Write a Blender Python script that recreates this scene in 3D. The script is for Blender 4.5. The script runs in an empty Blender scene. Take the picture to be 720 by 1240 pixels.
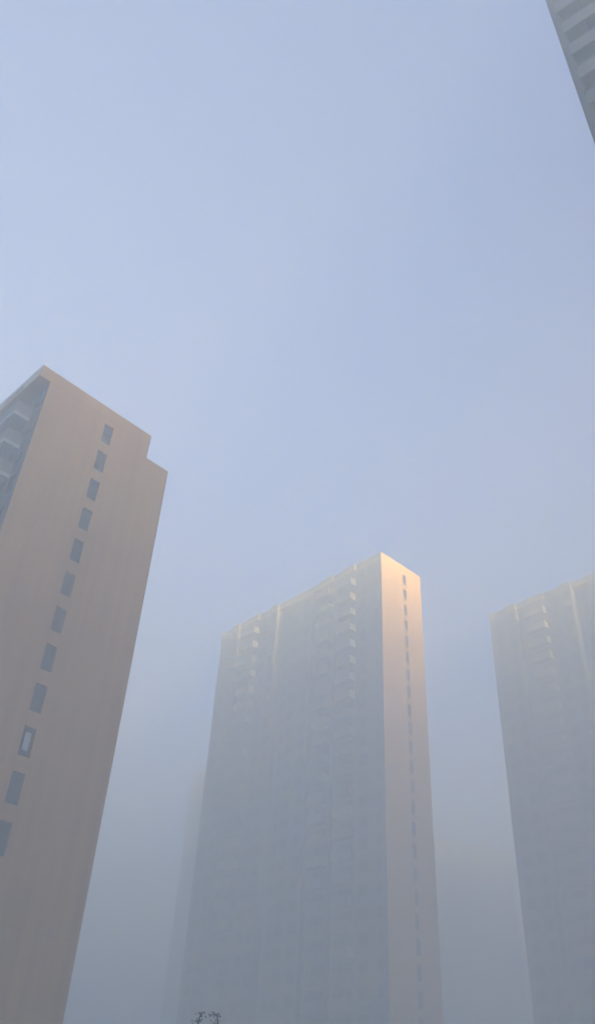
import bpy, bmesh, math, random
from mathutils import Vector, Matrix
R = math.radians
scene = bpy.context.scene
COL = scene.collection
random.seed(7)

# ------------------------------------------------------------------ camera
PW, PH, FPX = 720.0, 1240.0, 1010.0          # photograph size and focal length in its pixels
CAM_Z = 1.6
def basis():
    up = Vector((437 - 360, -650 - 620, FPX)).normalized()   # zenith point of the photograph
    fw = Vector((0, 0, 1)); fw = (fw - up * fw.dot(up)).normalized()
    rt = fw.cross(up)
    return rt, fw, up
rt, fh, up = basis()
cam_d = bpy.data.cameras.new('camera'); cam = bpy.data.objects.new('camera', cam_d); COL.objects.link(cam)
m = Matrix(((rt.x, -rt.y, -rt.z), (fh.x, -fh.y, -fh.z), (up.x, -up.y, -up.z)))
cam.matrix_world = Matrix.Translation((0, 0, CAM_Z)) @ m.to_4x4()
cam_d.sensor_fit = 'VERTICAL'; cam_d.sensor_height = 36.0
cam_d.lens = 36.0 * FPX / PH
cam_d.clip_start = 0.1; cam_d.clip_end = 5000
scene.camera = cam

# ------------------------------------------------------------------ light
SUN_AZ, SUN_EL = 145.0, 10.0                   # degrees clockwise from +Y
world = bpy.data.worlds.new('World'); scene.world = world; world.use_nodes = True
wn = world.node_tree; bg = wn.nodes['Background']
sky = wn.nodes.new('ShaderNodeTexSky'); sky.sky_type = 'NISHITA'; sky.sun_disc = False
sky.sun_elevation = R(SUN_EL); sky.sun_rotation = R(SUN_AZ)
sky.air_density = 1.0; sky.dust_density = 0.0; sky.ozone_density = 3.0
tint = wn.nodes.new('ShaderNodeVectorMath'); tint.operation = 'MULTIPLY'; tint.inputs[1].default_value = (0.46, 1.24, 2.06)
wn.links.new(sky.outputs[0], tint.inputs[0]); wn.links.new(tint.outputs[0], bg.inputs[0]); bg.inputs[1].default_value = 0.063
sl = bpy.data.lights.new('sun', 'SUN'); sl.energy = 5.0; sl.angle = R(0.5); sl.color = (1.0, 0.735, 0.16)
sun = bpy.data.objects.new('sun', sl); COL.objects.link(sun)
sd = Vector((math.sin(R(SUN_AZ)) * math.cos(R(SUN_EL)), math.cos(R(SUN_AZ)) * math.cos(R(SUN_EL)), math.sin(R(SUN_EL))))
sun.rotation_euler = sd.to_track_quat('Z', 'Y').to_euler()
scene.view_settings.view_transform = 'Standard'; scene.view_settings.look = 'None'
scene.view_settings.gamma = 1.0; scene.view_settings.exposure = 2.76
scene.view_settings.use_curve_mapping = False
cy = scene.cycles
cy.max_bounces = 16; cy.volume_bounces = 10; cy.diffuse_bounces = 4; cy.use_denoising = True

FOG_DENSITY, FOG_ANISO = 0.0165, -0.3
FOG_COLOR = (0.950, 0.965, 0.951)

# ------------------------------------------------------------------ materials
def material(name, color, rough=0.85, var=0.08, scale=0.6, streak=0.0, bump=0.0, spec=0.3, joints=0.0):
    mt = bpy.data.materials.new(name); mt.use_nodes = True
    n, l = mt.node_tree.nodes, mt.node_tree.links
    b = n['Principled BSDF']; b.inputs['Roughness'].default_value = rough
    b.inputs['Specular IOR Level'].default_value = spec
    tc = n.new('ShaderNodeTexCoord')
    nz = n.new('ShaderNodeTexNoise'); nz.inputs['Scale'].default_value = scale; nz.inputs['Detail'].default_value = 6
    l.new(tc.outputs['Object'], nz.inputs['Vector'])
    mp = n.new('ShaderNodeMapRange'); mp.inputs[1].default_value = 0.3; mp.inputs[2].default_value = 0.7
    mp.inputs[3].default_value = 1 - var; mp.inputs[4].default_value = 1 + var
    l.new(nz.outputs[0], mp.inputs[0]); fac = mp.outputs[0]
    def mul(a, bb):
        q = n.new('ShaderNodeMath'); q.operation = 'MULTIPLY'; l.new(a, q.inputs[0]); l.new(bb, q.inputs[1]); return q.outputs[0]
    if streak:
        ms = n.new('ShaderNodeMapping'); ms.inputs['Scale'].default_value = (1.6, 1.6, 0.05)
        l.new(tc.outputs['Object'], ms.inputs['Vector'])
        n2 = n.new('ShaderNodeTexNoise'); n2.inputs['Scale'].default_value = 1.0; n2.inputs['Detail'].default_value = 5
        l.new(ms.outputs[0], n2.inputs['Vector'])
        m2 = n.new('ShaderNodeMapRange'); m2.inputs[1].default_value = 0.35; m2.inputs[2].default_value = 0.7
        m2.inputs[3].default_value = 1.0 + streak * .4; m2.inputs[4].default_value = 1.0 - streak
        l.new(n2.outputs[0], m2.inputs[0]); fac = mul(fac, m2.outputs[0])
    if joints:
        sp = n.new('ShaderNodeSeparateXYZ'); l.new(tc.outputs['Object'], sp.inputs[0])
        dv = n.new('ShaderNodeMath'); dv.operation = 'DIVIDE'; dv.inputs[1].default_value = 2.9; l.new(sp.outputs[2], dv.inputs[0])
        fr = n.new('ShaderNodeMath'); fr.operation = 'FRACT'; l.new(dv.outputs[0], fr.inputs[0])
        lt = n.new('ShaderNodeMath'); lt.operation = 'LESS_THAN'; lt.inputs[1].default_value = 0.012; l.new(fr.outputs[0], lt.inputs[0])
        m3 = n.new('ShaderNodeMapRange'); m3.inputs[3].default_value = 1.0; m3.inputs[4].default_value = 1 - joints
        l.new(lt.outputs[0], m3.inputs[0]); fac = mul(fac, m3.outputs[0])
    mx = n.new('ShaderNodeVectorMath'); mx.operation = 'SCALE'; mx.inputs[0].default_value = color
    l.new(fac, mx.inputs['Scale']); l.new(mx.outputs[0], b.inputs['Base Color'])
    if bump:
        bp = n.new('ShaderNodeBump'); bp.inputs['Strength'].default_value = bump
        n3 = n.new('ShaderNodeTexNoise'); n3.inputs['Scale'].default_value = 25; l.new(tc.outputs['Object'], n3.inputs['Vector'])
        l.new(n3.outputs[0], bp.inputs['Height']); l.new(bp.outputs[0], b.inputs['Normal'])
    return mt
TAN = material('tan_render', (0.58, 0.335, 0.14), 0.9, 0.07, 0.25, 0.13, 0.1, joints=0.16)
APRICOT_SUNLIT = material('apricot_render_sunlit', (0.78, 0.46, 0.19), 0.9, 0.06, 0.25, 0.10, 0.1, joints=0.12)  # middle tower's lighter render, with extra golden sun glow put into its colour
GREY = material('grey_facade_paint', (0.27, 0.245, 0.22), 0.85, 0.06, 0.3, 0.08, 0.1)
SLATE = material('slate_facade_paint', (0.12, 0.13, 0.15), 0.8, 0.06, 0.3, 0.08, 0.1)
CREAM = material('cream_trim_paint', (0.32, 0.28, 0.23), 0.8, 0.06, 0.5, 0.12, 0.1)
WHITE = material('white_balcony_paint', (0.50, 0.50, 0.50), 0.75, 0.06, 0.5, 0.12, 0.1)
ROOF = material('roof_felt', (0.12, 0.12, 0.12), 0.95, 0.15, 0.5)
DULL = material('grey_balcony_paint', (0.20, 0.205, 0.215), 0.8, 0.06, 0.5, 0.12, 0.1)
FRAME = material('window_frame_metal', (0.13, 0.125, 0.12), 0.5, 0.05, 2)
PANE = material('window_glass', (0.085, 0.075, 0.065), 0.4, 0.25, 0.35, spec=0.25)
BLIND = material('pale_blind', (0.55, 0.54, 0.52), 0.7, 0.05, 2)
GROUND = material('ground_paving', (0.26, 0.22, 0.17), 0.95, 0.15, 0.4)
ROADM = material('asphalt', (0.05, 0.05, 0.052), 0.95, 0.2, 1.5)
KERBM = material('kerb_stone', (0.32, 0.31, 0.30), 0.9, 0.1, 1.5)
PAINTM = material('road_paint', (0.7, 0.7, 0.68), 0.8, 0.1, 4)
LAWNM = material('lawn_grass', (0.05, 0.075, 0.03), 1.0, 0.35, 1.2)
BARK = material('bark', (0.06, 0.05, 0.04), 0.95, 0.2, 5)
LEAF = material('leaf', (0.06, 0.07, 0.035), 0.8, 0.3, 3)

# ------------------------------------------------------------------ helpers
def link(name, me, mat=None, parent=None, loc=None, rotz=0):
    o = bpy.data.objects.new(name, me); COL.objects.link(o)
    if mat and me: me.materials.append(mat)
    if parent: o.parent = parent
    if loc: o.location = loc
    if rotz: o.rotation_euler = (0, 0, rotz)
    return o
def finish(name, bm):
    bmesh.ops.recalc_face_normals(bm, faces=bm.faces)
    me = bpy.data.meshes.new(name); bm.to_mesh(me); bm.free(); return me
def box(bm, x0, x1, y0, y1, z0, z1):
    v = [bm.verts.new(p) for p in ((x0, y0, z0), (x1, y0, z0), (x1, y1, z0), (x0, y1, z0), (x0, y0, z1), (x1, y0, z1), (x1, y1, z1), (x0, y1, z1))]
    for f in ((0, 3, 2, 1), (4, 5, 6, 7), (0, 1, 5, 4), (1, 2, 6, 5), (2, 3, 7, 6), (3, 0, 4, 7)):
        bm.faces.new([v[i] for i in f])
def quad(bm, *p):
    return bm.faces.new([bm.verts.new(q) for q in p])
def tag(o, label=None, cat=None, group=None, kind=None):
    if label: o['label'] = label
    if cat: o['category'] = cat
    if group: o['group'] = group
    if kind: o['kind'] = kind

FL = 2.9
# facade layout along the long face, from the sunlit corner: (start, end, kind)
# F flat, P projecting bay, R recess, B balcony
LAYOUT = [(0, 2.4, 'F'), (2.4, 5.6, 'F'), (5.6, 8.7, 'B'), (8.7, 10.7, 'R'), (10.7, 13.6, 'B'), (13.6, 15.6, 'R'),
          (15.6, 18.5, 'F'), (18.5, 21.2, 'F'), (21.2, 24.3, 'R'), (24.3, 26.2, 'P'), (26.2, 29.4, 'F'), (29.4, 33.0, 'B'),
          (33.0, 35.0, 'R'), (35.0, 37.0, 'P'), (37.0, 40.5, 'F')]
OFF = {'F': 0.0, 'P': -0.45, 'R': 1.0, 'B': 0.0}
ROFF = {'F': 0.0, 'P': -0.45, 'R': 0.0, 'B': -0.35}

def profile(layout, off, grow=0.0):
    pts = []
    for a, b, k in layout:
        x = off[k] - grow
        if pts and abs(pts[-1][0] - x) < 1e-6: pts[-1] = (x, b)
        else: pts += [(x, a), (x, b)]
    return pts

def window_meshes(w, h, bars):
    """window centred on y, outward is -x, origin at its lower middle on the wall face"""
    bm = bmesh.new(); t = 0.07
    box(bm, -0.10, 0.02, -w / 2, -w / 2 + t, 0, h); box(bm, -0.10, 0.02, w / 2 - t, w / 2, 0, h)
    box(bm, -0.10, 0.02, -w / 2 + t, w / 2 - t, h - t, h); box(bm, -0.16, 0.02, -w / 2 - 0.05, w / 2 + 0.05, -0.06, 0)
    box(bm, -0.10, 0.02, -w / 2 + t, w / 2 - t, 0.002, t)
    for i in range(1, bars):
        y = -w / 2 + w * i / bars; box(bm, -0.085, 0.01, y - 0.025, y + 0.025, t + .001, h - t - .001)
    fr = finish('window', bm); fr.materials.append(FRAME)
    bm = bmesh.new(); box(bm, -0.03, -0.012, -w / 2 + t - .005, w / 2 - t + .005, t - .005, h - t + .005)
    pn = finish('pane', bm); pn.materials.append(PANE)
    return fr, pn
WIN = {'F': window_meshes(1.5, 1.5, 2), 'P': window_meshes(1.3, 1.7, 2), 'R': window_meshes(1.1, 1.4, 2), 'B': window_meshes(2.3, 2.2, 3),
       'N': window_meshes(0.7, 1.3, 1)}
SILL = {'F': 0.9, 'P': 0.75, 'R': 0.95, 'B': 0.15, 'N': 0.95}

def stair_window(bright=False):
    w, h = 0.86, 1.9; t = 0.06
    bm = bmesh.new()
    box(bm, -w / 2, -w / 2 + t, 0.12, 0.2, 0, h); box(bm, w / 2 - t, w / 2, 0.12, 0.2, 0, h)
    box(bm, -w / 2 + t, w / 2 - t, 0.12, 0.2, 0, t); box(bm, -w / 2 + t, w / 2 - t, 0.12, 0.2, h - t, h)
    if not bright: box(bm, -w / 2 + t, w / 2 - t, 0.125, 0.195, h * .55, h * .55 + t)
    fr = finish('stair_window', bm); fr.materials.append(FRAME)
    bm = bmesh.new()
    box(bm, -w / 2 + t - .01, w / 2 - t + .01, 0.15, 0.17, t - .01, h - t + .01)
    pn = finish('pane', bm); pn.materials.append(PANE)
    return fr, pn
STAIR = stair_window()
def blind_mesh():
    bm = bmesh.new(); box(bm, -0.2, 0.2, 0.1, 0.13, 0.42, 1.55); me = finish('blind', bm); me.materials.append(BLIND); return me
BLINDM = blind_mesh()

def balcony_meshes(w, trim, par_mat, slab_t):
    bm = bmesh.new(); box(bm, -1.3, 0.0, -w / 2, w / 2, -slab_t, 0.0)
    slab = finish('balcony', bm); slab.materials.append(trim)
    bm = bmesh.new(); h = 1.05
    box(bm, -1.3, -1.2, -w / 2, w / 2, 0, h); box(bm, -1.2, 0, -w / 2, -w / 2 + .1, 0, h); box(bm, -1.2, 0, w / 2 - .1, w / 2, 0, h)
    box(bm, -1.34, -1.16, -w / 2 - .04, w / 2 + .04, h, h + .06)
    par = finish('balcony_parapet', bm); par.materials.append(par_mat)
    bm = bmesh.new()
    box(bm, -1.25, -1.21, -w / 2 + .06, w / 2 - .06, h + .06, h + 0.12)
    for i in range(5):
        y = -w / 2 + .08 + (w - .16) * i / 4; box(bm, -1.25, -1.21, y - .02, y + .02, h + .12, 2.64)
    box(bm, -1.25, -1.21, -w / 2 + .06, w / 2 - .06, 2.64, 2.7)
    fr = finish('glazing_frame', bm); fr.materials.append(FRAME)
    return slab, par, fr

def merge_instances(name, insts, mat, parent):
    """all of the remaining repeats of one part, as one mesh"""
    bm = bmesh.new()
    for me, loc in insts:
        t = bmesh.new(); t.from_mesh(me)
        bmesh.ops.translate(t, verts=t.verts, vec=loc)
        tmp = bpy.data.meshes.new('t'); t.to_mesh(tmp); t.free(); bm.from_mesh(tmp); bpy.data.meshes.remove(tmp)
    me = bpy.data.meshes.new(name); bm.to_mesh(me); bm.free()
    o = link(name, me, mat, parent); o['kind'] = 'stuff'; return o

def tower(label, corner, azim, W, floors, facade, endmat, layout=LAYOUT, trim=None, stair_x=5.8, notch=None,
          bright=None, far_corner=False, detail=100, crown=1.2, first_floor=0, house=True, roff=ROFF, par_mat=None, slab_t=0.14, group='residential towers in the fog'):
    """local x runs along the end wall, local y along the long face; azim = compass direction of local y"""
    trim = trim or CREAM
    L = layout[-1][1]; H = floors * FL
    ang = R(-azim)                          # +Y turned to the azimuth
    if far_corner:
        corner = (corner[0] - math.sin(R(azim)) * L, corner[1] - math.cos(R(azim)) * L)
    t = bpy.data.objects.new('apartment_tower', None); COL.objects.link(t)
    t.location = (corner[0], corner[1], 0); t.rotation_euler = (0, 0, ang)
    tag(t, label, 'apartment tower', group)
    W1 = notch[0] if notch else W
    # --- body walls
    pf = profile(layout, OFF)
    bm = bmesh.new()
    pts = pf + [(W1, L), (W1, 0)]
    n = len(pts)
    for i in range(n - 1):
        (xa, ya), (xb, yb) = pts[i], pts[i + 1]
        f = quad(bm, (xa, ya, 0), (xb, yb, 0), (xb, yb, H), (xa, ya, H))
        f.material_index = 0 if i < len(pf) - 1 else 1
    # end wall with stair window openings
    zs = [0.0]
    for k in range(floors): zs += [k * FL + 0.45, k * FL + 2.35]
    zs.append(H); hw = 0.43
    xs = [0.0, stair_x - hw, stair_x + hw, W1]
    for j in range(len(zs) - 1):
        for i in range(3):
            if i == 1 and j % 2 == 1 and j > 1: continue
            quad(bm, (xs[i], 0, zs[j]), (xs[i + 1], 0, zs[j]), (xs[i + 1], 0, zs[j + 1]), (xs[i], 0, zs[j + 1])).material_index = 1
        if j % 2 == 1 and j > 1:
            a, b, z0, z1, d = xs[1], xs[2], zs[j], zs[j + 1], 0.22
            for q in (((a, 0, z0), (a, d, z0), (a, d, z1), (a, 0, z1)), ((b, 0, z0), (b, d, z0), (b, d, z1), (b, 0, z1)),
                      ((a, 0, z0), (b, 0, z0), (b, d, z0), (a, d, z0)), ((a, 0, z1), (b, 0, z1), (b, d, z1), (a, d, z1))):
                quad(bm, *q).material_index = 1
    if notch:
        H2 = notch[1]
        for q in (((W1, 0, 0), (W, 0, 0), (W, 0, H2), (W1, 0, H2)), ((W, 0, 0), (W, L, 0), (W, L, H2), (W, 0, H2)),
                  ((W, L, 0), (W1, L, 0), (W1, L, H2), (W, L, H2)), ((W1, 0, H2 - .5), (W, 0, H2 - .5), (W, L, H2 - .5), (W1, L, H2 - .5))):
            quad(bm, *q).material_index = 1
    # corner pier: end wall paint returns round the corner
    bmesh.ops.remove_doubles(bm, verts=bm.verts, dist=0.0005)
    me = bpy.data.meshes.new('wall'); bm.normal_update(); bm.to_mesh(me); bm.free()
    w = link('wall', me, facade, t); me.materials.append(endmat)
    # --- roof slab and parapet, following the bays
    rp = profile(layout, roff, 0.02)
    rp[0] = (rp[0][0], -0.012); rp[-1] = (rp[-1][0], L + 0.06)
    outline = rp + [(W1 + 0.02, L + 0.06), (W1 + 0.02, -0.012)]
    bm = bmesh.new()
    lo = [bm.verts.new((x, y, H)) for x, y in outline]; hi = [bm.verts.new((x, y, H + .25)) for x, y in outline]
    bm.faces.new(lo); bm.faces.new(hi)
    for i in range(len(outline)):
        j = (i + 1) % len(outline); bm.faces.new((lo[i], lo[j], hi[j], hi[i]))
    link('roof', finish('roof', bm), endmat, t)
    bm = bmesh.new()
    c = outline; th = 0.2; z0, z1 = H + .252, H + crown
    def inset(i):
        p, a, b = Vector(c[i]), Vector(c[i - 1]), Vector(c[(i + 1) % len(c)])
        d1 = (p - a).normalized(); d2 = (b - p).normalized()
        n1 = Vector((d1.y, -d1.x)); n2 = Vector((d2.y, -d2.x))
        return p + (n1 + n2) * th
    ins = [inset(i) for i in range(len(c))]
    A0 = [bm.verts.new((p[0], p[1], z0)) for p in c]; A1 = [bm.verts.new((p[0], p[1], z1)) for p in c]
    B0 = [bm.verts.new((p[0], p[1], z0)) for p in ins]; B1 = [bm.verts.new((p[0], p[1], z1)) for p in ins]
    for i in range(len(c)):
        j = (i + 1) % len(c)
        bm.faces.new((A0[i], A0[j], A1[j], A1[i])).material_index = 1 if i >= len(rp) - 1 else 0
        bm.faces.new((B0[j], B0[i], B1[i], B1[j])); bm.faces.new((A1[i], A1[j], B1[j], B1[i]))
    link('roof_parapet', finish('roof_parapet', bm), trim, t).data.materials.append(endmat)
    if house:
        bm = bmesh.new(); box(bm, 3.6, W1 - 2.0, 17.5, 22.5, H + .252, H + 2.2); link('lift_house', finish('lift_house', bm), endmat, t)
    # --- stair windows in the end wall
    for k in range(floors - 1, 0, -1):
        o = link('stair_window', STAIR[0], None, t, (stair_x, 0, k * FL + .45))
        link('pane', STAIR[1], None, o)
        if bright == k:
            link('blind', BLINDM, None, o); o['label'] = 'stair window with a pale panel behind dark frame'
    # --- facade windows and balconies
    wins, bals = [], []
    bal_me = {}
    for a, b, k in layout:
        kk = 'N' if (k == 'F' and b - a < 2.5) else k
        for fl in range(first_floor, floors):
            if b - a > 1.5: wins.append((kk, Vector((OFF[k], (a + b) / 2, fl * FL + SILL[kk]))))
            if k == 'B' and fl > 0: bals.append((round(b - a, 2), Vector((0, (a + b) / 2, fl * FL))))
    wins.sort(key=lambda q: -q[1].z); bals.sort(key=lambda q: -q[1].z)
    if far_corner: wins.sort(key=lambda q: (q[1].y < L - 24, -q[1].z)); bals.sort(key=lambda q: (q[1].y < L - 24, -q[1].z))
    for kk, p in wins[:detail]:
        o = link('window', WIN[kk][0], None, t, p); link('pane', WIN[kk][1], None, o)
    rest = wins[detail:]
    if rest:
        o = merge_instances('window', [(WIN[kk][0], p) for kk, p in rest], None, t)
        q = merge_instances('pane', [(WIN[kk][1], p) for kk, p in rest], None, o)
        o.data.materials.append(FRAME); q.data.materials.append(PANE)
    for wd, p in bals:
        if wd not in bal_me: bal_me[wd] = balcony_meshes(wd, trim, par_mat or trim, slab_t)
    for wd, p in bals[:detail]:
        s, pr, fr = bal_me[wd]
        o = link('balcony', s, None, t, p); link('balcony_parapet', pr, None, o); link('glazing_frame', fr, None, o)
    return t

# ------------------------------------------------------------------ setting
def sheet(name, x0, x1, y0, y1, z, mat):
    bm = bmesh.new(); quad(bm, (x0, y0, z), (x1, y0, z), (x1, y1, z), (x0, y1, z))
    o = link(name, finish(name, bm), mat); o['kind'] = 'structure'; return o
sheet('ground', -690, 690, -690, 690, 0, GROUND)
sheet('road', -690, 690, 3.2, 8.8, 0.004, ROADM)
bm = bmesh.new(); box(bm, -690, 690, 8.8, 8.95, -0.05, 0.12); box(bm, -690, 690, 3.05, 3.2, -0.05, 0.12)
o = link('kerb', finish('kerb', bm), KERBM); o['kind'] = 'structure'
bm = bmesh.new()
for i in range(-30, 30): quad(bm, (i * 6, 5.94, .008), (i * 6 + 3, 5.94, .008), (i * 6 + 3, 6.06, .008), (i * 6, 6.06, .008))
o = link('road_marking', finish('road_marking', bm), PAINTM); o['kind'] = 'structure'
sheet('lawn', -9, 9, 14, 60, 0.004, LAWNM)

# ------------------------------------------------------------------ towers
def pol(az, d): return (math.sin(R(az)) * d, math.cos(R(az)) * d)
# near left: its tan end wall fills the left of the picture
LA = [(0, 1.7, 'F'), (1.7, 4.6, 'B'), (4.6, 6.6, 'R'), (6.6, 9.5, 'B'), (9.5, 12.5, 'F'), (12.5, 14.5, 'P'), (14.5, 18, 'F'), (18, 21, 'B'), (21, 24, 'F')]
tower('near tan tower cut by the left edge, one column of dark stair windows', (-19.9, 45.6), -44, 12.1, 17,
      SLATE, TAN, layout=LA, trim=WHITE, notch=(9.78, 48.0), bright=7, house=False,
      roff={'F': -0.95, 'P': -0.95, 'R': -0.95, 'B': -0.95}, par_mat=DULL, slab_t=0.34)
tower('tall tower in the middle whose top end wall glows orange in the sun', pol(7.23, 111.8), -42, 10.0, 28, GREY, APRICOT_SUNLIT)
tower('dim grey tower cut by the right edge, right of the sunlit tower', pol(15.5, 133), -44, 11.0, 28, GREY, TAN, far_corner=True)
LD = [(0, 3, 'F'), (3, 6, 'B'), (6, 8, 'R'), (8, 11, 'B'), (11, 14, 'F'), (14, 17, 'B'), (17, 20.4, 'F'), (20.4, 25.1, 'B'), (25.1, 25.6, 'F')]
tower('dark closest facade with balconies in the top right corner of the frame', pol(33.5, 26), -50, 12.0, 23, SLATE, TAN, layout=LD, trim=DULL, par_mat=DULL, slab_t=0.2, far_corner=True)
LE = [(0, 4, 'F'), (4, 7, 'B'), (7, 9, 'R'), (9, 12, 'B'), (12, 16, 'F'), (16, 18, 'P'), (18, 24, 'F')]
tower('low ghostly block fading between the sunlit tower and the right-hand tower', pol(8.5, 258), 72, 11, 27, GREY, GREY, layout=[(a * 1.2, b * 1.2, k) for a, b, k in LE], detail=60)
tower('faint mid-height block peeping out past the left edge of the middle tower', pol(-6.2, 216), -44, 12, 28, GREY, GREY, layout=LE, far_corner=True, detail=60)

# ------------------------------------------------------------------ tree whose top twigs rise into the frame
def tree(label, loc, height, seed):
    rnd = random.Random(seed)
    root = bpy.data.objects.new('young_tree', None); COL.objects.link(root); root.location = loc
    tag(root, label, 'tree')
    bm = bmesh.new(); tips = []
    def limb(p, q, r0, r1, n=6):
        d = (q - p).normalized(); a = d.orthogonal().normalized(); b = d.cross(a)
        A = [bm.verts.new(p + (a * math.cos(2 * math.pi * i / n) + b * math.sin(2 * math.pi * i / n)) * r0) for i in range(n)]
        B = [bm.verts.new(q + (a * math.cos(2 * math.pi * i / n) + b * math.sin(2 * math.pi * i / n)) * r1) for i in range(n)]
        for i in range(n):
            j = (i + 1) % n; bm.faces.new((A[i], A[j], B[j], B[i]))
    def grow(p, d, ln, r, lvl):
        steps = 4
        for s in range(steps):
            d = (d + Vector((rnd.uniform(-.13, .13), rnd.uniform(-.13, .13), rnd.uniform(-.02, .1)))).normalized()
            q = p + d * ln / steps; r1 = r * .86
            if q.z > height * .90: tips.append((p, lvl)); return
            limb(p, q, r, r1); p = q; r = r1
            if lvl < 4 and (s > 0 or lvl > 0):
                for _ in range(2 if lvl < 3 else 1):
                    az = rnd.uniform(0, 6.283); sp = rnd.uniform(.5, .95)
                    nd = (d + Vector((math.cos(az) * sp, math.sin(az) * sp, .15))).normalized()
                    grow(p, nd, ln * rnd.uniform(.5, .72), r * .55, lvl + 1)
            if lvl >= 3: tips.append((p.copy(), lvl))
    grow(Vector((0, 0, 0)), Vector((0, 0, 1)), height * .8, .085, 0)
    grow(Vector((0, 0, height * .45)), Vector((.18, 0, 1)).normalized(), height * .5, .035, 1)
    # the two leading shoots
    for x in (-.20, .26):
        p = Vector((x * .6, 0, height * .8))
        for s in range(5):
            q = Vector((x + rnd.uniform(-.04, .04), rnd.uniform(-.05, .05), height * .8 + (s + 1) * height * .04 * (1.0 if x < 0 else .985)))
            limb(p, q, .020, .017, 5)
            if s > 1:
                for _ in range(3): 
                    e = q + Vector((rnd.uniform(-.16, .16), rnd.uniform(-.16, .16), rnd.uniform(-.08, .05))); limb(q, e, .011, .007, 4)
                    tips.append((e, 4)); tips.append((q.lerp(e, .5), 4))
            tips.append((q, 4)); p = q
    link('trunk', finish('trunk', bm), BARK, root)
    bm = bmesh.new()
    for p, lvl in tips:
        for _ in range(4):
            c = p + Vector((rnd.gauss(0, .05), rnd.gauss(0, .05), rnd.gauss(-.01, .04)))
            if c.z > height + .02: continue
            s = rnd.uniform(.025, .045); rot = Matrix.Rotation(rnd.uniform(0, 6.28), 3, Vector((rnd.gauss(0, 1), rnd.gauss(0, 1), rnd.gauss(0, 1))).normalized())
            pts = [Vector((-s, 0, 0)), Vector((0, s * .55, s * .1)), Vector((s, 0, 0)), Vector((0, -s * .55, s * .1))]
            bm.faces.new([bm.verts.new(c + rot @ q) for q in pts])
    me = bpy.data.meshes.new('crown'); bm.to_mesh(me); bm.free(); link('crown', me, LEAF, root)
    return root
TD = 26.0
tree('thin young tree with sparse twigs just poking in at the bottom edge', (*pol(-3.5, TD), 0), 1.6 + TD * 0.1262, 5)

# ------------------------------------------------------------------ haze
bm = bmesh.new(); box(bm, -700, 700, -700, 700, -1.0, 28 * FL + 2.6)
hz = link('haze', finish('haze', bm)); hz['kind'] = 'stuff'
mt = bpy.data.materials.new('fog'); mt.use_nodes = True; nt = mt.node_tree; nt.nodes.clear()
out = nt.nodes.new('ShaderNodeOutputMaterial'); pv = nt.nodes.new('ShaderNodeVolumePrincipled')
pv.inputs['Color'].default_value = (*FOG_COLOR, 1); pv.inputs['Density'].default_value = FOG_DENSITY
pv.inputs['Anisotropy'].default_value = FOG_ANISO
nt.links.new(pv.outputs[0], out.inputs['Volume']); hz.data.materials.append(mt)
